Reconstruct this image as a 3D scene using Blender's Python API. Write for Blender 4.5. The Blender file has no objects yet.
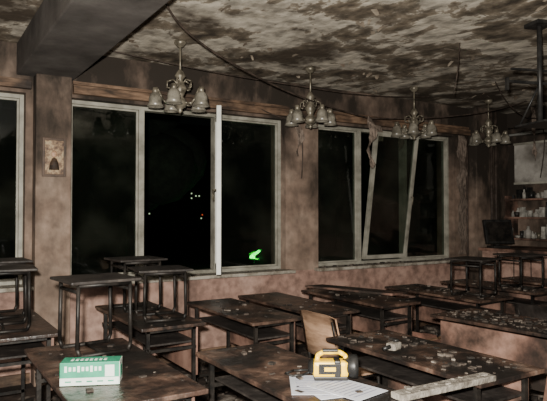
import bpy, bmesh, math, random
from mathutils import Vector, Matrix, noise
random.seed(7)
R=random.random
def U(a,b): return a+(b-a)*random.random()

# ---------------- materials ----------------
def base(name):
    m=bpy.data.materials.new(name); m.use_nodes=True
    nt=m.node_tree; b=nt.nodes['Principled BSDF']; return m,nt,b
def noisemat(name, cols, scale=3.0, rough=0.8, bump=0.3, detail=8, stretch=(1,1,1), metal=0.0, soot=None, sootscale=1.0, sootrange=(0.45,0.65), spec=0.3, dist=0.0, bumpscale=None, zsoot=None, fine=None, finelo=0.35, sootstretch=(1,1,1), xsoot=None):
    """cols: list of (pos,(r,g,b))"""
    m,nt,b=base(name); N=nt.nodes; L=nt.links
    mp=N.new('ShaderNodeMapping'); mp.inputs['Scale'].default_value=stretch
    geo=N.new('ShaderNodeNewGeometry'); L.new(geo.outputs['Position'],mp.inputs['Vector'])
    n=N.new('ShaderNodeTexNoise'); n.inputs['Scale'].default_value=scale; n.inputs['Detail'].default_value=detail; n.inputs['Distortion'].default_value=dist
    n.inputs['Roughness'].default_value=0.62
    L.new(mp.outputs[0],n.inputs['Vector'])
    cr=N.new('ShaderNodeValToRGB'); e=cr.color_ramp.elements
    while len(e)<len(cols): e.new(0.5)
    for i,(p,c) in enumerate(cols):
        e[i].position=p; e[i].color=(*c,1)
    L.new(n.outputs['Fac'],cr.inputs[0]); out=cr.outputs[0]
    if fine:
        n3=N.new('ShaderNodeTexNoise'); n3.inputs['Scale'].default_value=fine; n3.inputs['Detail'].default_value=5
        L.new(mp.outputs[0],n3.inputs['Vector'])
        mr=N.new('ShaderNodeMapRange'); mr.inputs[1].default_value=0.35; mr.inputs[2].default_value=0.6; mr.inputs[3].default_value=finelo; mr.inputs[4].default_value=1.1
        L.new(n3.outputs['Fac'],mr.inputs[0])
        mm=N.new('ShaderNodeMixRGB'); mm.blend_type='MULTIPLY'; mm.inputs[0].default_value=1; L.new(out,mm.inputs[1]); L.new(mr.outputs[0],mm.inputs[2]); out=mm.outputs[0]
    if soot:
        mp2=N.new('ShaderNodeMapping'); mp2.inputs['Scale'].default_value=sootstretch; L.new(geo.outputs['Position'],mp2.inputs['Vector'])
        n2=N.new('ShaderNodeTexNoise'); n2.inputs['Scale'].default_value=sootscale; n2.inputs['Detail'].default_value=7; n2.inputs['Roughness'].default_value=0.6
        L.new(mp2.outputs[0],n2.inputs['Vector'])
        src=n2.outputs['Fac']
        sx=N.new('ShaderNodeSeparateXYZ'); L.new(geo.outputs['Position'],sx.inputs[0])
        for ax,zs in (('Z',zsoot),('X',xsoot)):
            if not zs: continue
            mz=N.new('ShaderNodeMapRange'); mz.inputs[1].default_value=zs[0]; mz.inputs[2].default_value=zs[1]; mz.inputs[3].default_value=0; mz.inputs[4].default_value=zs[2]
            L.new(sx.outputs[ax],mz.inputs[0]); ad=N.new('ShaderNodeMath'); ad.operation='ADD'; L.new(src,ad.inputs[0]); L.new(mz.outputs[0],ad.inputs[1]); src=ad.outputs[0]
        mr=N.new('ShaderNodeMapRange'); mr.inputs[1].default_value=sootrange[0]; mr.inputs[2].default_value=sootrange[1]
        L.new(src,mr.inputs[0])
        mx=N.new('ShaderNodeMixRGB'); L.new(mr.outputs[0],mx.inputs[0]); L.new(out,mx.inputs[1]); mx.inputs[2].default_value=(*soot,1)
        out=mx.outputs[0]
    L.new(out,b.inputs['Base Color'])
    b.inputs['Roughness'].default_value=rough; b.inputs['Metallic'].default_value=metal
    b.inputs['Specular IOR Level'].default_value=spec
    if bump>0:
        nb=N.new('ShaderNodeTexNoise'); nb.inputs['Scale'].default_value=bumpscale or scale*3; nb.inputs['Detail'].default_value=8
        L.new(mp.outputs[0],nb.inputs['Vector'])
        bp=N.new('ShaderNodeBump'); bp.inputs['Strength'].default_value=bump; bp.inputs['Distance'].default_value=0.03
        L.new(nb.outputs['Fac'],bp.inputs['Height']); L.new(bp.outputs[0],b.inputs['Normal'])
    return m
M={}
M['wall']=noisemat('sooty_plaster',[(0.3,(0.11,0.077,0.058)),(0.5,(0.21,0.148,0.113)),(0.7,(0.31,0.235,0.185))],2.0,0.85,0.12,soot=(0.020,0.015,0.011),sootscale=2.0,sootrange=(0.47,0.74),zsoot=(1.5,2.9,0.20),xsoot=(5.5,7.6,0.12),sootstretch=(1,1,0.45),fine=10,finelo=0.75,bumpscale=9)
M['wall_low']=noisemat('pink_painted_apron',[(0.3,(0.17,0.10,0.08)),(0.5,(0.31,0.195,0.155)),(0.7,(0.40,0.27,0.22))],2.5,0.7,0.1,soot=(0.05,0.034,0.027),sootscale=1.8,sootrange=(0.52,0.74),sootstretch=(1,1,0.6),fine=10,finelo=0.7)
M['ceil']=noisemat('peeled_sooty_ceiling',[(0.34,(0.055,0.042,0.030)),(0.44,(0.16,0.128,0.092)),(0.49,(0.25,0.21,0.16)),(0.505,(0.52,0.47,0.39)),(0.75,(0.46,0.41,0.33))],2.6,0.9,0.6,stretch=(1.0,0.75,1),soot=(0.06,0.045,0.031),sootscale=1.1,sootrange=(0.51,0.62),dist=0.25,bumpscale=7,fine=8,finelo=0.5,xsoot=(4.5,7.6,0.05))
M['beam']=noisemat('sooty_beam_plaster',[(0.3,(0.03,0.025,0.022)),(0.55,(0.075,0.066,0.060)),(0.75,(0.12,0.11,0.10))],2.5,0.85,0.12)
M['floor']=noisemat('burnt_floor',[(0.35,(0.008,0.007,0.006)),(0.55,(0.03,0.022,0.018)),(0.75,(0.08,0.058,0.046))],4,0.8,0.6)
M['frame']=noisemat('sooty_white_frame_paint',[(0.3,(0.12,0.113,0.09)),(0.6,(0.31,0.297,0.25))],5,0.5,0.05)
M['sash']=noisemat('clean_sash_paint',[(0.3,(0.45,0.45,0.41)),(0.6,(0.66,0.66,0.62))],5,0.4,0.0)
M['sill']=noisemat('dirty_sill',[(0.35,(0.12,0.10,0.075)),(0.6,(0.36,0.33,0.28))],8,0.6,0.2)
M['rail']=noisemat('scorched_wood_trim',[(0.35,(0.03,0.02,0.013)),(0.5,(0.12,0.072,0.044)),(0.7,(0.26,0.17,0.11))],3,0.7,0.2,stretch=(1,6,6),soot=(0.02,0.014,0.011),sootscale=1.5,sootrange=(0.42,0.6))
M['desk']=noisemat('scorched_desktop',[(0.35,(0.016,0.010,0.008)),(0.48,(0.058,0.034,0.025)),(0.60,(0.12,0.074,0.053)),(0.75,(0.24,0.18,0.145))],7,0.36,0.3,soot=(0.011,0.009,0.008),sootscale=2.8,sootrange=(0.43,0.58),spec=0.6)
M['panel']=noisemat('brown_pink_panel',[(0.35,(0.065,0.037,0.029)),(0.5,(0.19,0.107,0.08)),(0.7,(0.32,0.195,0.15))],4,0.6,0.1,soot=(0.018,0.013,0.010),sootscale=2.2,sootrange=(0.43,0.60))
M['metal']=noisemat('blackened_steel_tube',[(0.4,(0.006,0.0055,0.005)),(0.7,(0.030,0.025,0.021))],12,0.5,0.1,metal=0.3)
M['seat']=noisemat('charred_seat_ply',[(0.35,(0.010,0.008,0.007)),(0.6,(0.03,0.025,0.022)),(0.75,(0.08,0.067,0.056))],9,0.55,0.2)
M['tan']=noisemat('tan_plywood',[(0.35,(0.22,0.13,0.08)),(0.6,(0.44,0.28,0.18))],5,0.5,0.05,stretch=(1,1,5))
M['box']=noisemat('brown_cardboard',[(0.35,(0.15,0.075,0.055)),(0.6,(0.34,0.18,0.13))],5,0.8,0.05,soot=(0.04,0.025,0.02),sootscale=3)
M['chand']=noisemat('tarnished_chandelier_metal',[(0.35,(0.06,0.052,0.038)),(0.6,(0.21,0.185,0.14))],14,0.4,0.05,metal=0.4)
M['shade']=noisemat('sooty_glass_shade',[(0.35,(0.07,0.063,0.048)),(0.6,(0.20,0.184,0.15))],10,0.3,0.02,spec=0.6)
M['black']=noisemat('black_plastic',[(0.4,(0.008,0.008,0.008)),(0.7,(0.03,0.028,0.026))],10,0.4,0.0)
M['cable']=noisemat('burnt_cable',[(0.4,(0.02,0.014,0.01)),(0.7,(0.07,0.05,0.04))],10,0.7,0.0)
M['paper']=noisemat('paper_white',[(0.3,(0.40,0.42,0.46)),(0.6,(0.54,0.55,0.60))],6,0.8,0.0)
M['ink']=noisemat('printed_grey',[(0.3,(0.13,0.13,0.18)),(0.6,(0.26,0.26,0.33))],30,0.8,0.0)
M['green']=noisemat('green_carton',[(0.3,(0.01,0.13,0.075)),(0.6,(0.035,0.24,0.14))],8,0.45,0.0)
M['cartonw']=noisemat('white_carton',[(0.3,(0.42,0.49,0.43)),(0.6,(0.55,0.60,0.54))],8,0.45,0.0)
M['yellow']=noisemat('yellow_plastic',[(0.3,(0.72,0.43,0.006)),(0.6,(0.85,0.54,0.01))],6,0.3,0.0,spec=0.5)
M['plank']=noisemat('ash_covered_plank',[(0.35,(0.08,0.068,0.056)),(0.6,(0.22,0.20,0.17))],14,0.8,0.4)
M['debris']=noisemat('char_debris',[(0.40,(0.013,0.011,0.009)),(0.52,(0.05,0.038,0.03)),(0.62,(0.16,0.135,0.112)),(0.75,(0.28,0.25,0.22))],9,0.9,0.2)
M['flake']=noisemat('paint_flake',[(0.4,(0.12,0.09,0.065)),(0.6,(0.26,0.22,0.17))],4,0.9,0.1)
M['board']=noisemat('grey_wall_board',[(0.35,(0.18,0.165,0.145)),(0.6,(0.36,0.34,0.31))],3,0.6,0.1,soot=(0.05,0.04,0.032),sootscale=2,sootrange=(0.46,0.66))
M['icon']=noisemat('faded_print',[(0.35,(0.06,0.035,0.025)),(0.47,(0.16,0.10,0.06)),(0.58,(0.34,0.25,0.15)),(0.7,(0.12,0.14,0.10))],22,0.5,0.0)
M['iconf']=noisemat('picture_frame_wood',[(0.35,(0.03,0.02,0.014)),(0.6,(0.08,0.05,0.034))],10,0.5,0.0)
M['junk']=noisemat('pale_crockery',[(0.35,(0.08,0.07,0.06)),(0.6,(0.36,0.345,0.31))],9,0.5,0.0)
M['grass']=noisemat('night_ground',[(0.3,(0.008,0.012,0.008)),(0.7,(0.03,0.035,0.025))],2,0.95,0.2)
M['tree']=noisemat('night_foliage',[(0.3,(0.006,0.010,0.006)),(0.7,(0.02,0.03,0.018))],5,0.95,0.2)
M['cloth']=noisemat('scorched_curtain',[(0.35,(0.05,0.038,0.03)),(0.6,(0.20,0.155,0.125))],8,0.9,0.2,stretch=(6,6,1))
def emis(name,c,s):
    m,nt,b=base(name); b.inputs['Base Color'].default_value=(*c,1); b.inputs['Emission Color'].default_value=(*c,1); b.inputs['Emission Strength'].default_value=s; return m
M['eg']=emis('green_glow',(0.01,1.0,0.10),7)
M['eg2']=emis('green_glow_dim',(0.01,0.7,0.06),0.6)  # weaker glow around the made-up green streaks
M['ew']=emis('street_bulb',(0.75,1.0,0.6),0.7)
M['er']=emis('red_bulb',(1.0,0.15,0.05),0.5)
def glass():
    m=bpy.data.materials.new('sooty_window_glass'); m.use_nodes=True; nt=m.node_tree; N=nt.nodes; L=nt.links
    N.remove(N['Principled BSDF']); o=N['Material Output']
    t=N.new('ShaderNodeBsdfTransparent'); t.inputs[0].default_value=(0.75,0.8,0.76,1)
    g=N.new('ShaderNodeBsdfGlossy'); g.inputs['Roughness'].default_value=0.05; g.inputs[0].default_value=(0.9,0.9,0.9,1)
    d=N.new('ShaderNodeBsdfDiffuse'); 
    n=N.new('ShaderNodeTexNoise'); n.inputs['Scale'].default_value=2.0; n.inputs['Detail'].default_value=6
    geo=N.new('ShaderNodeNewGeometry'); L.new(geo.outputs['Position'],n.inputs[0])
    cr=N.new('ShaderNodeValToRGB'); cr.color_ramp.elements[0].position=0.45; cr.color_ramp.elements[0].color=(0.006,0.008,0.006,1)
    cr.color_ramp.elements[1].position=0.8; cr.color_ramp.elements[1].color=(0.05,0.055,0.042,1)
    L.new(n.outputs['Fac'],cr.inputs[0]); L.new(cr.outputs[0],d.inputs[0])
    m1=N.new('ShaderNodeMixShader'); m1.inputs[0].default_value=0.05; L.new(t.outputs[0],m1.inputs[1]); L.new(g.outputs[0],m1.inputs[2])
    m2=N.new('ShaderNodeMixShader'); m2.inputs[0].default_value=0.18; L.new(m1.outputs[0],m2.inputs[1]); L.new(d.outputs[0],m2.inputs[2])
    L.new(m2.outputs[0],o.inputs[0]); return m
M['glass']=glass()

# ---------------- mesh builder ----------------
class B:
    def __init__(s): s.bm=bmesh.new(); s.mats=[]
    def mi(s,k):
        if k not in s.mats: s.mats.append(k)
        return s.mats.index(k)
    def _fin(s,verts,k,smooth=False):
        i=s.mi(k); fs=set()
        for v in verts:
            for f in v.link_faces: fs.add(f)
        for f in fs: f.material_index=i; f.smooth=smooth
    def box(s,c,size,k,rot=None,bev=0.0):
        mt=Matrix.Translation(c)@(rot.to_4x4() if rot else Matrix.Identity(4))@Matrix.Diagonal((*size,1))
        r=bmesh.ops.create_cube(s.bm,size=1,matrix=mt); vs=r['verts']
        s._fin(vs,k)
        if bev>0:
            es=list({e for v in vs for e in v.link_edges})
            i=s.mi(k)
            rr=bmesh.ops.bevel(s.bm,geom=es,offset=bev,segments=2,affect='EDGES',profile=0.6)
            for f in rr['faces']: f.material_index=i
    def b2(s,a,b,k,bev=0.0):
        a=Vector(a);b=Vector(b); s.box((a+b)/2,(b-a),k,bev=bev)
    def cyl(s,p,q,r,k,r2=None,seg=10):
        p=Vector(p);q=Vector(q);d=q-p
        mt=Matrix.Translation((p+q)/2)@d.to_track_quat('Z','Y').to_matrix().to_4x4()
        res=bmesh.ops.create_cone(s.bm,cap_ends=True,segments=seg,radius1=r,radius2=r if r2 is None else r2,depth=d.length,matrix=mt)
        s._fin(res['verts'],k,True)
    def sph(s,c,r,k,sc=(1,1,1),sub=2):
        mt=Matrix.Translation(c)@Matrix.Diagonal((*sc,1))
        res=bmesh.ops.create_icosphere(s.bm,subdivisions=sub,radius=r,matrix=mt); s._fin(res['verts'],k,True)
    def tube(s,pts,r,k,seg=8):
        for a,b in zip(pts[:-1],pts[1:]): s.cyl(a,b,r,k,seg=seg)
        for p in pts[1:-1]: s.sph(p,r,k,sub=1)
    def lathe(s,prof,c,k,seg=16,mat=None):
        i=s.mi(k); rings=[]; mat=mat or Matrix.Identity(4)
        for (r,z) in prof:
            rings.append([s.bm.verts.new(mat@(Vector(c)+Vector((r*math.cos(2*math.pi*j/seg),r*math.sin(2*math.pi*j/seg),z)))) for j in range(seg)])
        for a,b in zip(rings[:-1],rings[1:]):
            for j in range(seg):
                f=s.bm.faces.new((a[j],a[(j+1)%seg],b[(j+1)%seg],b[j])); f.material_index=i; f.smooth=True
    def quad(s,pts,k):
        f=s.bm.faces.new([s.bm.verts.new(p) for p in pts]); f.material_index=s.mi(k); return f
    def done(s,name,loc=(0,0,0),rotz=0,parent=None):
        me=bpy.data.meshes.new(name); s.bm.to_mesh(me); s.bm.free()
        for k in s.mats: me.materials.append(M[k])
        o=bpy.data.objects.new(name,me); bpy.context.collection.objects.link(o)
        o.location=loc; o.rotation_euler=(0,0,rotz)
        if parent: o.parent=parent
        return o
Rz=lambda a: Matrix.Rotation(a,3,'Z')
Rx=lambda a: Matrix.Rotation(a,3,'X')
Ry=lambda a: Matrix.Rotation(a,3,'Y')

# ---------------- room shell ----------------
YW=5.5; YO=5.82; XR=7.6; XL=-3.2; YB=-2.6; H=3.0; ZS=0.86; ZT=2.57
W=[(-1.75,0.84),(1.22,3.6),(4.06,6.42)]
b=B(); b.b2((XL,YB,-0.1),(XR,YO,0),'floor'); b.done('floor')
b=B(); b.b2((XL,YB,H),(XR,YO,H+0.15),'ceil'); b.done('ceiling')
b=B()
b.b2((XL,YW,0),(XR,YO,ZS-0.02),'wall_low')
b.b2((XL,YW,ZT),(XR,YO,H),'wall')
xs=[XL]+[v for w in W for v in w]+[XR]
for i in range(0,len(xs),2): b.b2((xs[i],YW,ZS-0.02),(xs[i+1],YO,ZT),'wall')
b.b2((0.9,5.34,0),(1.2,YW,2.72),'wall',bev=0.008)
b.b2((6.72,5.36,0),(7.02,YW,H),'wall',bev=0.008)
b.done('wall_north')
b=B(); b.b2((XR,YB,0),(XR+0.2,YO,1.0),'wall_low'); b.b2((XR,YB,1.0),(XR+0.2,YO,H),'wall'); b.done('wall_east')
b=B(); b.b2((XL-0.2,YB,0),(XL,YO,H),'wall'); b.done('wall_west')
b=B(); b.b2((XL-0.2,YB-0.2,0),(XR+0.2,YB,H),'wall'); b.done('wall_south')
b=B(); b.b2((0.76,YB,2.72),(1.24,YW,H),'beam',bev=0.01); b.done('ceiling_beam')
# trims
b=B(); b.b2((1.24,5.44,2.60),(6.7,5.5,2.68),'rail',bev=0.005); b.b2((1.24,5.47,2.69),(6.7,5.5,2.72),'rail'); b.done('trim_1')
b=B(); b.b2((XL,5.44,2.60),(0.88,5.5,2.68),'rail',bev=0.005); b.done('trim_2')
b=B(); b.b2((XL,5.475,0),(0.89,5.5,0.09),'rail'); b.b2((1.21,5.475,0),(6.71,5.5,0.09),'rail'); b.done('baseboard_north')
b=B(); b.b2((XR-0.025,YB,0),(XR,5.47,0.09),'rail'); b.done('baseboard_east')

# ---------------- windows ----------------
YF=5.60
def framebox(b,x0,x1,z0,z1,w,y0,y1,k):
    b.b2((x0,y0,z0),(x0+w,y1,z1),k,bev=0.003); b.b2((x1-w,y0,z0),(x1,y1,z1),k,bev=0.003)
    b.b2((x0+w,y0,z0),(x1-w,y1,z0+w),k,bev=0.003); b.b2((x0+w,y0,z1-w),(x1-w,y1,z1),k,bev=0.003)
def sash_mesh(w,h,k='sash'):
    c=B(); framebox(c,0,w,0,h,0.05,-0.022,0.022,k); c.b2((0.045,-0.003,0.045),(w-0.045,0.003,h-0.045),'glass')
    c.cyl((w-0.03,-0.022,h*0.5),(w-0.03,-0.06,h*0.5),0.008,'chand'); c.cyl((w-0.03,-0.055,h*0.5),(w-0.03,-0.055,h*0.5-0.1),0.008,'chand')
    return c
def window(n,x0,x1,mulls,openp):
    root=bpy.data.objects.new('window_%d'%n,None); bpy.context.collection.objects.link(root)
    b=B(); framebox(b,x0,x1,ZS,ZT,0.036,YF,YF+0.1,'frame')
    for m in mulls: b.b2((m-0.028,YF,ZS+0.03),(m+0.028,YF+0.1,ZT-0.03),'frame',bev=0.003)
    ed=[x0+0.036]+[v for m in mulls for v in (m-0.028,m+0.028)]+[x1-0.036]
    for i in range(0,len(ed),2):
        if i//2 in openp: continue
        framebox(b,ed[i],ed[i+1],ZS+0.036,ZT-0.036,0.018,YF+0.03,YF+0.07,'frame')
        b.b2((ed[i]+0.015,YF+0.04,ZS+0.05),(ed[i+1]-0.015,YF+0.046,ZT-0.05),'glass')
    b.done('frame',parent=root)
    b=B(); b.b2((x0-0.06,YW-0.12,ZS-0.035),(x1+0.06,YF,ZS),'sill',bev=0.006)
    b.done('sill',parent=root)
    return root
window(1,W[0][0],W[0][1],[-0.9,0.0],[])
w2=window(2,W[1][0],W[1][1],[1.94,2.78],[1])
w3=window(3,W[2][0],W[2][1],[4.78,5.58],[1])
ang=math.atan2(-0.905,-0.43)
sash_mesh(0.76,1.60).done('open_casement',loc=(2.77,YF-0.03,ZS+0.06),rotz=ang,parent=w2)
o=sash_mesh(0.74,1.60,'frame').done('tilted_casement',loc=(4.81,YF-0.02,ZS+0.06),parent=w3); o.rotation_euler=(math.radians(8.5),0,0)
# burnt curtain strip right of window 3
b=B()
prev=None
for i in range(23):
    z=2.58-i*0.075; wv=0.03*math.sin(i*1.3)+0.02*noise.noise(Vector((i*0.6,0,1)))
    a=Vector((6.40+wv,5.41+0.02*math.sin(i*0.9),z)); c=Vector((6.57+wv*0.6+0.02*math.sin(i*2.1),5.42+0.02*math.cos(i*1.2),z))
    if prev: f=b.quad((prev[0],prev[1],c,a),'cloth')
    prev=(a,c)
b.done('curtain_remnant')
def rag(x,y,z,n,w,dx,name):
    b=B(); prev=None
    for i in range(n):
        t=i/(n-1); xx=x+0.03*math.sin(i*0.9+x)+dx*t; ww=w*(1-0.7*t)+0.012*math.sin(i*2+x)
        a=Vector((xx-ww,y+0.02*math.sin(i+x),z-i*0.05)); c=Vector((xx+ww,y+0.03*math.cos(i*0.8),z-i*0.05))
        if prev: b.quad((prev[0],prev[1],c,a),'cloth')
        prev=(a,c)
    b.done(name)
rag(4.5,5.05,2.62,13,0.055,-0.03,'hanging_cloth_strip')
rag(5.25,5.40,2.60,7,0.06,0.05,'hanging_cloth_strip')
rag(4.95,5.42,2.60,5,0.10,-0.02,'hanging_cloth_strip')
rag(3.72,5.42,2.60,10,0.05,0.02,'hanging_cloth_strip')
rag(7.35,4.9,2.99,16,0.05,0.03,'hanging_cloth_strip')
rag(7.4,4.55,2.99,9,0.06,0.02,'hanging_cloth_strip')

# icon picture on pilaster
b=B(); framebox(b,0.95,1.15,1.82,2.16,0.022,5.31,5.338,'iconf'); b.b2((0.97,5.322,1.84),(1.13,5.336,2.14),'icon')
b.lathe([(0,0),(0.045,0.0),(0.035,0.06),(0.02,0.10),(0,0.11)],(1.05,5.322,1.88),'rail',10); b.sph((1.05,5.322,2.02),0.026,'tan',(1,0.3,1.2)); b.done('wall_picture')

# ---------------- chandeliers ----------------
CH=[(1.96,4.67,0.3),(3.46,4.82,0.9),(5.05,4.92,0.1),(6.45,4.95,0.5)]
def chandelier(x,y,rot,drop=0.58,q=0.9):
    b=B()
    b.lathe([(0.0,0),(0.05,0),(0.055,-0.02),(0.03,-0.05),(0.008,-0.06)],(0,0,0),'chand')
    b.cyl((0,0,-0.04),(0,0,-drop+0.28),0.009,'chand')
    b.lathe([(0.0,0.34),(0.028,0.31),(0.05,0.27),(0.022,0.235),(0.04,0.20),(0.06,0.16),(0.04,0.12),(0.026,0.09),(0.055,0.06),(0.068,0.03),(0.046,0.0),(0.016,-0.02),(0.024,-0.035),(0,-0.055)],(0,0,-drop),'chand')
    for k in range(5):
        a=2*math.pi*k/5; ca,sa=math.cos(a),math.sin(a)
        P=[(0.03,0.06),(0.08,0.03),(0.13,0.03),(0.17,0.07),(0.20,0.13),(0.22,0.16),(0.235,0.15)]
        b.tube([Vector((r*ca*q,r*sa*q,z-drop)) for r,z in P],0.010,'chand',6)
        P=[(0.02,0.2),(0.06,0.24),(0.11,0.22),(0.11,0.17),(0.08,0.16)]
        b.tube([Vector((r*ca,r*sa,z-drop)) for r,z in P],0.007,'chand',6)
        c=(0.235*ca*q,0.235*sa*q,-drop)
        b.lathe([(0.0,0.165),(0.024,0.16),(0.026,0.12),(0.02,0.115)],c,'chand',10)
        b.lathe([(0.022,0.12),(0.045,0.10),(0.056,0.065),(0.056,0.03),(0.072,-0.005),(0.068,-0.005),(0.052,0.032),(0.052,0.065),(0.04,0.095),(0.02,0.115)],c,'shade',14)
        b.sph((c[0],c[1],-drop+0.07),0.022,'shade',(1,1,1.4),1)
    return b.done('chandelier',(x,y,H),rot)
for c in CH: chandelier(*c)

# ---------------- furniture ----------------
def debris(b,x0,x1,y0,y1,z,n,s0=0.01,s1=0.04,k='debris',flat=0.3):
    for _ in range(n):
        sx=s0+(s1-s0)*R()**2; x=U(x0,x1); y=U(y0,y1)
        h=sx*flat*U(0.5,1.2)
        mt=Rz(U(0,6.3))@Rx(U(-0.12,0.12))
        b.box((x,y,z+h*0.5),(sx,sx*U(0.4,1.0),h),k,mt)
def desk(x0,x1,y0,y1,deb=20,z=0.75,name='school_desk',panel=1,rot=0,shelf=True):
    cx,cy=(x0+x1)/2,(y0+y1)/2; hx,hy=(x1-x0)/2,(y1-y0)/2
    b=B()
    b.b2((-hx,-hy,z-0.022),(hx,hy,z),'desk',bev=0.005)
    if shelf: b.b2((-hx+0.08,-hy+0.08,z-0.14),(hx-0.03,hy-0.08,z-0.128),'seat')
    b.b2((panel*(hx-0.041)-0.009,-hy+0.07,0.38),(panel*(hx-0.041)+0.009,hy-0.07,z-0.04),'panel',bev=0.003)
    for sy in (-1,1):
        y=sy*(hy-0.07)
        for sx in (-1,1):
            x=sx*(hx-0.065)
            b.box((x,y,(z-0.024)/2),(0.024,0.022,z-0.026),'metal')
        b.box((0,y,z-0.035),(2*hx-0.1,0.022,0.024),'metal')
        b.box((0,y,0.13),(2*hx-0.1,0.022,0.024),'metal')
        b.box((0,y,0.014),(2*hx-0.02,0.028,0.026),'metal',bev=0.004)
        b.box((0,y,z-0.17),(2*hx-0.1,0.02,0.02),'metal')
        b.tube([(-hx+0.06,y+sy*0.015,0.6),(-hx+0.06,y+sy*0.05,0.58),(-hx+0.06,y+sy*0.06,0.61)],0.005,'metal',6)
    o=b.done(name,(cx,cy,0),rot)
    if deb:
        d=B(); debris(d,-hx+0.04,hx-0.04,-hy+0.04,hy-0.04,z+0.001,deb)
        c=d.done('desk_debris',(0,0,0),0,parent=o)
    return o
desk(0.53,1.08,2.25,3.45,25)                 # A
desk(1.30,1.75,1.66,2.88,25)               # B
desk(1.26,1.72,3.62,4.75,20)                # C
desk(1.97,2.40,3.42,4.55,20)               # D
desk(2.52,2.95,3.45,4.65,20)               # E
desk(3.22,3.66,3.5,4.65,30)                # F
desk(2.12,2.60,1.68,2.80,90)               # G
desk(4.1,4.56,3.25,4.42,60)                # I
desk(3.3,3.8,1.95,3.05,200,panel=-1,rot=0.07)                # J
desk(4.95,5.4,3.3,4.45,70)                # K
desk(0.25,0.80,3.78,4.9,10)               # L
desk(4.3,4.8,1.7,2.85,60,panel=-1,rot=-0.05)
desk(5.7,6.2,3.2,4.3,40,panel=-1)

def stool(x,y,z,rot,h=0.41,w=0.38):
    b=B(); t=0.016; r=0.011
    b.box((0,0,h-t/2),(w,w*0.96,t),'seat',bev=0.006)
    for s in (-1,1):
        yy=s*(w/2-0.05)
        pts=[(-w/2+0.05,yy,h-t-r),(-w/2+0.045,yy,0.05),(-w/2+0.06,yy,r+0.001),(w/2-0.06,yy,r+0.001),(w/2-0.045,yy,0.05),(w/2-0.05,yy,h-t-r),(-w/2+0.05,yy,h-t-r)]
        b.tube([Vector(p) for p in pts],r,'metal',8)
    for s in (-1,1):
        b.cyl((s*(w/2-0.05),-w/2+0.05,h-0.06),(s*(w/2-0.05),w/2-0.05,h-0.06),0.009,'metal')
    b.cyl((0,-w/2+0.05,r),(0,w/2-0.05,r),0.009,'metal')
    return b.done('school_stool',(x,y,z),rot)
zt=0.7505
stool(0.85,3.20,zt,0.1,0.40); stool(1.48,4.40,zt,0.06,0.40); stool(1.5,3.92,zt,-0.12,0.36)
stool(0.54,4.62,zt,0.05); stool(0.50,4.08,zt,-0.08,0.40)
stool(4.33,3.5,zt,0.2,0.34); stool(5.17,3.6,zt,-0.15,0.34)

def chair(x,y,rot,back='tan',seat='tan',z=0):
    b=B(); r=0.0125
    b.box((0,0,0.43),(0.38,0.38,0.014),seat,bev=0.006)
    for s in (-1,1):
        yy=s*0.165
        P=[(0.16,yy,0.42),(0.18,yy,0.013),(-0.18,yy,0.013),(-0.16,yy,0.42),(-0.19,yy,0.62),(-0.23,yy,0.80)]
        b.tube([Vector(p) for p in P],r,'metal',8)
        b.cyl((0.16,yy,0.41),(-0.16,yy,0.41),r,'metal')
    b.cyl((0.16,-0.165,0.41),(0.16,0.165,0.41),r,'metal'); b.cyl((-0.16,-0.165,0.41),(-0.16,0.165,0.41),r,'metal')
    pts=[]
    i=b.mi(back)
    for zz,xx in ((0.54,-0.170),(0.70,-0.195),(0.84,-0.225)):
        row=[]
        for j in range(9):
            t=j/8*2-1; row.append((xx-0.03*(1-t*t),t*0.2,zz-(0.02*abs(t)**4 if zz>0.8 else 0)))
        pts.append(row)
    F=[[b.bm.verts.new(p) for p in row] for row in pts]; G=[[b.bm.verts.new((p[0]-0.012,p[1],p[2])) for p in row] for row in pts]
    for X in (F,G):
        for a,c in zip(X[:-1],X[1:]):
            for j in range(8):
                f=b.bm.faces.new((a[j],a[j+1],c[j+1],c[j])); f.material_index=i; f.smooth=True
    for j in range(8):
        for q in (0,2):
            f=b.bm.faces.new((F[q][j],F[q][j+1],G[q][j+1],G[q][j])); f.material_index=i
    for q in range(2):
        for j in (0,8):
            f=b.bm.faces.new((F[q][j],F[q+1][j],G[q+1][j],G[q][j])); f.material_index=i
    return b.done('school_chair',(x,y,z),rot)
chair(2.53,3.13,0.0)
chair(4.03,2.5,0.0,'seat','seat')
chair(5.6,2.6,0.3,'seat','seat')

# plank across desk ends
b=B(); b.box((0,0,0.014),(0.56,0.07,0.026),'plank',bev=0.004); debris(b,-0.24,0.24,-0.025,0.025,0.028,18,0.01,0.03,'plank')
b.done('charred_plank',(1.93,1.705,0.7515),-0.02)
# fallen boards
b=B(); b.box((3.44,4.1,0.80),(0.30,0.9,0.018),'panel',Rz(0.35)@Ry(0.06)); b.done('fallen_board')
b=B(); b.box((2.92,1.72,0.32),(0.02,0.5,0.60),'panel',Rz(-0.25)@Ry(0.22)); b.done('broken_panel')

# cartons under the right-hand desks
def cbox(x,y,r,sx,sy,sz):
    b=B(); b.box((0,0,sz/2),(sx,sy,sz),'box',bev=0.004)
    b.box((0,0,sz+0.001),(sx*0.98,0.05,0.002),'tan')
    b.box((-sx/2+0.03,sy*0.25,sz+0.03),(0.004,sy*0.45,0.07),'box',Ry(-0.5))
    b.box((-sx/2-0.001,0,sz*0.5),(0.002,sy*0.5,sz*0.3),'panel')
    b.done('cardboard_box',(x,y,0.002),r)
cbox(2.98,2.35,-0.1,0.28,0.42,0.5)
cbox(3.87,3.55,0.1,0.3,0.45,0.40)

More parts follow.
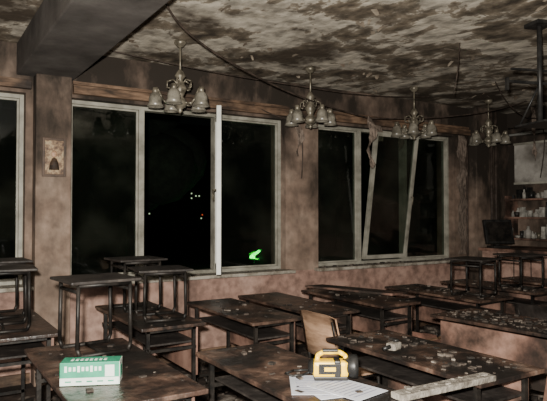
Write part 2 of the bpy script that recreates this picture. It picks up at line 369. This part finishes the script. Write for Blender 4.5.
# ---------------- foreground things ----------------
b=B(); b.box((0,0,0.05),(0.25,0.10,0.10),'green',bev=0.002)
b.box((0.0,-0.051,0.018),(0.248,0.002,0.032),'cartonw')
for i in range(9): b.box((-0.1+i*0.018,-0.0512,0.072),(0.011,0.002,0.018 if i%3 else 0.026),'cartonw')
b.box((0.085,-0.0512,0.062),(0.04,0.002,0.05),'cartonw')
for i in range(5): b.box((-0.09+i*0.045,-0.0525,0.018),(0.025,0.001,0.006),'green')
for i in range(8): b.box((-0.08+i*0.02,0.0,0.1006),(0.012,0.03,0.001),'cartonw')
b.box((0.126,0,0.05),(0.002,0.098,0.098),'cartonw'); b.box((0.1275,0,0.05),(0.001,0.05,0.05),'green')
b.done('cardboard_carton',(0.68,2.61,0.7515),-0.42)
# papers
b=B()
for (x,y,r,z) in ((0,0,0.1,0.001),(0.07,-0.04,0.5,0.003),(-0.05,0.05,-0.25,0.002)):
    b.box((x,y,z),(0.20,0.28,0.0015),'paper',Rz(r))
    for q in range(9):
        v=Rz(r)@Vector((0,0.11-q*0.026,0)); b.box((x+v.x,y+v.y,z+0.0009),(0.15,0.007,0.0003),'ink',Rz(r))
b.done('paper_sheets',(1.52,1.99,0.7515),-0.3)
# lantern torch
b=B()
b.box((0,0,0.048),(0.16,0.085,0.072),'yellow',bev=0.018)
b.box((0,0,0.010),(0.15,0.088,0.018),'black',bev=0.005)
ya=Matrix.Translation((0.075,0,0.054))@Matrix.Rotation(math.pi/2,4,'Y')
b.lathe([(0.03,-0.02),(0.044,0.0),(0.054,0.025),(0.054,0.045),(0.048,0.045),(0.04,0.03),(0.0,0.015)],(0,0,0),'black',20,ya)
b.lathe([(0.046,0.038),(0.02,0.04),(0.0,0.04)],(0,0,0),'shade',20,ya)
b.lathe([(0.0,-0.175),(0.025,-0.173),(0.038,-0.15)],(0,0,0),'black',16,ya)
b.tube([Vector(p) for p in ((-0.06,0,0.075),(-0.055,0,0.105),(-0.03,0,0.118),(0.04,0,0.118),(0.065,0,0.105),(0.075,0,0.085))],0.011,'yellow',10)
b.box((0.0,0,0.125),(0.07,0.028,0.012),'black',bev=0.004)
for s in (-1,1): b.box((-0.005,s*0.0435,0.052),(0.10,0.004,0.045),'black',bev=0.001)
for s in (-1,1): b.box((-0.005,s*0.0460,0.052),(0.05,0.003,0.018),'yellow')
b.box((0.03,0,0.05),(0.03,0.0885,0.077),'black',bev=0.008)
b.tube([Vector(p) for p in ((-0.09,0.0,0.03),(-0.12,0.03,0.008),(-0.17,0.02,0.006),(-0.2,0.06,0.006),(-0.16,0.11,0.006),(-0.08,0.12,0.006),(0.02,0.10,0.006))],0.005,'black',6)
b.done('lantern_torch',(1.60,2.08,0.757),-0.55)
b=B(); b.box((0,0,0.022),(0.08,0.055,0.04),'plank',bev=0.01); b.cyl((0.02,0,0.042),(0.02,0,0.055),0.018,'black'); b.cyl((-0.04,0,0.025),(-0.08,0.02,0.016),0.011,'black'); b.done('respirator_mask',(2.2,2.3,0.765),0.3)

# ---------------- right side ----------------
b=B()
for z in (1.12,1.42,1.68): b.b2((7.3,4.25,z),(7.6,5.35,z+0.025),'panel')
for y in (4.25,5.33): b.b2((7.32,y,1.12),(7.6,y+0.02,1.75),'panel')
b.done('wall_shelf')
b=B()
for z in (1.146,1.446,1.706):
    for row in (7.36,7.48):
        y=4.32
        while y<5.28:
            r=U(0.02,0.045); h=U(0.06,0.22); x=row+U(-0.02,0.02)
            k=random.choice(['junk','junk','black','chand','board','seat'])
            if R()<0.45: b.lathe([(0,0),(r,0.0),(r,h*0.6),(r*0.45,h*0.78),(r*0.45,h),(0,h)],(x,y,z),k,12)
            elif R()<0.5: b.box((x,y,z+h*0.4),(r*1.5,r*1.6,h*0.8),k,Rz(U(-.3,.3)))
            else: b.lathe([(0,0),(r*0.8,0),(r*1.2,h*0.5),(r*1.1,h*0.5),(0,0.01)],(x,y,z),k,12)
            y+=r*2+U(0.0,0.03)
b.done('shelf_crockery')
b=B(); b.b2((7.57,4.2,1.95),(7.6,5.36,2.5),'board'); b.b2((7.55,4.2,2.5),(7.6,5.36,2.53),'frame'); b.b2((7.55,4.2,1.92),(7.6,5.36,1.95),'frame'); b.done('wall_board')
b=B(); b.b2((6.75,4.3,0.08),(7.56,5.3,0.98),'wall_low'); b.b2((6.7,4.26,0.98),(7.58,5.33,1.02),'panel',bev=0.005)
for y in (4.55,4.8,5.05): b.b2((6.743,y-0.005,0.1),(6.751,y+0.005,0.96),'black')
for y in (4.7,4.9): b.sph((6.74,y,0.6),0.015,'chand')
b.done('low_cabinet')
b=B(); b.box((0,0,0.22),(0.05,0.42,0.34),'black',Ry(0.25),bev=0.01); b.box((0.0,0,0.015),(0.2,0.24,0.03),'black',bev=0.006); b.box((0.04,0,0.06),(0.04,0.06,0.1),'black'); b.box((-0.012,0,0.22),(0.036,0.35,0.27),'metal',Ry(0.25)); b.done('monitor',(6.86,5.12,1.022),1.2)
b=B(); b.cyl((7.55,3.0,2.66),(7.55,5.45,2.66),0.022,'sash'); b.cyl((7.55,3.0,2.76),(7.55,5.45,2.76),0.012,'cable')
for y in (3.4,4.2,5.0): b.box((7.575,y,2.66),(0.05,0.03,0.05),'chand')
b.done('wall_conduit')
b=B(); b.cyl((7.12,5.42,0),(7.12,5.42,3.0),0.022,'cable'); b.cyl((7.22,5.42,0),(7.22,5.42,3.0),0.022,'cable')
for z in (0.6,1.8,2.7): b.box((7.17,5.45,z),(0.2,0.08,0.02),'cable')
b.done('heating_pipes')
b=B(); b.cyl((6.64,5.46,0.1),(6.64,5.46,2.59),0.014,'cable'); b.done('riser_pipe')
# ceiling TV bracket
b=B(); b.box((0,0,-0.015),(0.16,0.16,0.03),'black',bev=0.004); b.cyl((0,0,-0.02),(0,0,-0.80),0.02,'black')
b.box((-0.05,0,-0.48),(0.52,0.02,0.02),'black'); b.box((-0.05,0,-0.38),(0.42,0.02,0.014),'black')
b.box((0.1,0,-0.80),(0.40,0.34,0.016),'black',bev=0.003)
for s in (-1,1):
    b.cyl((0.1+s*0.17,0.15,-0.79),(0.1+s*0.1,0.0,-0.48),0.008,'black'); b.box((-0.05+s*0.25,0,-0.5),(0.016,0.03,0.10),'black')
b.done('tv_ceiling_bracket',(4.17,2.72,3.0),-0.3)
# cables
def cable(name,pts,r=0.008,k='cable'):
    cu=bpy.data.curves.new(name,'CURVE'); cu.dimensions='3D'; cu.bevel_depth=r; cu.bevel_resolution=2
    sp=cu.splines.new('NURBS'); sp.points.add(len(pts)-1); sp.use_endpoint_u=True; sp.order_u=3
    for i,p in enumerate(pts): sp.points[i].co=(*p,1)
    cu.materials.append(M[k]); o=bpy.data.objects.new(name,cu); bpy.context.collection.objects.link(o)
cable('hanging_cable',[(1.3,3.4,2.99),(1.36,3.6,2.92),(1.70,3.9,2.80),(2.3,4.2,2.70),(3.3,4.72,2.64),(4.4,5.05,2.60),(4.55,5.06,2.60),(5.4,4.95,2.66),(6.4,4.74,2.82),(6.9,4.7,2.99)],0.008)
cable('hanging_cable',[(4.05,3.4,2.99),(4.1,3.45,2.9),(4.25,3.6,2.75),(4.22,3.62,2.6)],0.005)
cable('hanging_cable',[(3.15,5.46,2.69),(3.3,5.43,2.60),(3.75,5.44,2.55),(3.83,5.47,2.2),(3.8,5.47,1.9)],0.007)
cable('hanging_cable',[(1.3,5.2,2.99),(2.2,5.0,2.86),(3.4,5.0,2.84),(4.6,5.1,2.86),(5.6,5.2,2.99)],0.005)
cable('hanging_cable',[(5.6,4.2,2.99),(5.9,4.3,2.8),(6.6,4.5,2.7),(7.2,4.7,2.8),(7.5,4.8,2.5),(7.5,4.9,2.0)],0.007)
cable('floor_cable',[(0.9,1.9,0.01),(1.1,2.6,0.012),(1.2,3.3,0.01),(1.9,3.2,0.01),(2.4,3.0,0.01),(2.9,3.3,0.01)],0.009,'black')

# peeling flakes on ceiling
b=B()
for _ in range(420):
    x=U(1.3,7.4); y=U(1.5,5.3); 
    if noise.noise(Vector((x*0.9,y*0.9,3)))<-0.02: continue
    if abs(x-4.17)<0.25 and abs(y-2.72)<0.25: continue
    if any((x-c[0])**2+(y-c[1])**2<0.08 for c in CH): continue
    a=U(0,6.28); l=U(0.03,0.09); w=U(0.02,0.05); dz=U(0.006,0.035)
    m=Rz(a); P=[Vector((-l/2,-w/2,0)),Vector((-l/2,w/2,0)),Vector((0,w/2*U(0.8,1.2),-dz*0.35)),Vector((0,-w/2*U(.8,1.2),-dz*0.35)),Vector((l/2,-w/2*U(.2,1),-dz)),Vector((l/2,w/2*U(.2,1),-dz))]
    P=[m@p+Vector((x,y,H-0.0005)) for p in P]
    v=[b.bm.verts.new(p) for p in P]; i=b.mi('flake')
    for q in ((0,1,2,3),(3,2,5,4)):
        f=b.bm.faces.new([v[t] for t in q]); f.material_index=i
b.done('peeling_paint_flakes')

b=B(); debris(b,0.2,6.5,1.6,5.3,0.0,1100,0.03,0.18,'debris',0.3)
b.done('floor_rubble')
b=B(); debris(b,1.3,3.5,5.41,5.55,ZS,50,0.01,0.035); debris(b,4.1,6.3,5.41,5.55,ZS,90,0.01,0.05); b.done('sill_debris')

# ---------------- outside ----------------
b=B(); b.b2((-40,5.9,-0.6),(70,80,-0.5),'grass'); b.done('ground_outside')
for (x,y,s) in ((5,16,2.0),(19,24,2.6),(28,26,3.0)):
    b=B(); b.cyl((0,0,-0.5),(0,0,s*1.5),0.15,'tree',0.08)
    for _ in range(14): b.sph((U(-s,s)*0.7,U(-s,s)*0.7,s*1.4+U(-0.5,1)*s),s*U(0.3,0.55),'tree',sub=2)
    b.done('garden_tree',(x,y,0))
b=B(); b.b2((5,45,-0.5),(50,52,9),'tree')
for (x,z,k) in ((20.3,2.9,'ew'),(19.9,2.7,'ew'),(20.9,1.3,'er'),(16.2,1.4,'ew'),(20.6,2.9,'ew'),(31.0,2.6,'er'),(19.9,3.1,'ew'),(20.8,1.0,'ew')):
    b.b2((x,44.9,z),(x+0.07,45,z+0.11),k)
b.done('apartment_block')
b=B(); b.box((0.02,0,0.18),(0.40,0.08,0.09),'eg',Ry(-0.5),bev=0.03); b.box((-0.10,0,0.06),(0.2,0.08,0.09),'eg',Ry(0.2),bev=0.03)  # made-up glowing streaks outside, for the green spot seen in the window
b.box((0.16,0.05,0.2),(0.34,0.06,0.05),'eg2',Ry(-0.7),bev=0.02); b.box((-0.1,0.05,0.2),(0.22,0.06,0.06),'eg2',Ry(-0.4),bev=0.02); b.box((0.0,0.05,0.0),(0.4,0.06,0.05),'eg2',Ry(0.1),bev=0.02)
b.cyl((0,0.05,-0.42),(0,0.05,0.0),0.03,'metal'); b.done('green_glow_streaks',(10.05,17.3,-0.08))
ld=bpy.data.lights.new('green_halo_fill','POINT'); ld.energy=40; ld.color=(0.05,1,0.2); ld.shadow_soft_size=0.1  # added point light, spreads a green halo over the grass
o=bpy.data.objects.new('green_halo_fill',ld); o.location=(9.9,16.7,0.0); bpy.context.collection.objects.link(o)

# ---------------- light & world ----------------
w=bpy.data.worlds.new('night'); bpy.context.scene.world=w; w.use_nodes=True
w.node_tree.nodes['Background'].inputs[0].default_value=(0.006,0.008,0.007,1); w.node_tree.nodes['Background'].inputs[1].default_value=0.2
def light(name,t,loc,e,col,size,tgt=None):
    l=bpy.data.lights.new(name,t); l.energy=e; l.color=col
    if t=='AREA': l.size=size
    else: l.shadow_soft_size=size
    o=bpy.data.objects.new(name,l); o.location=loc; bpy.context.collection.objects.link(o)
    if tgt: o.rotation_euler=(Vector(tgt)-Vector(loc)).to_track_quat('-Z','Y').to_euler()
    return o
light('camera_flash','AREA',(-0.06,0.02,1.62),460,(1,0.95,0.86),0.06,(2.9,5.4,2.5))
light('bounce_fill','AREA',(-1.3,-1.2,1.9),50,(1,0.94,0.85),0.6,(3.4,4.2,2.6))  # unseen soft fill added behind the camera, like ceiling bounce

# ---------------- camera ----------------
cam=bpy.data.cameras.new('camera'); cam.sensor_width=36; cam.lens=577/547*36; cam.clip_end=300
co=bpy.data.objects.new('camera',cam); bpy.context.collection.objects.link(co)
co.location=(0,0,1.5); co.rotation_euler=(math.radians(90+1.25),0,math.radians(-32))
bpy.context.scene.camera=co
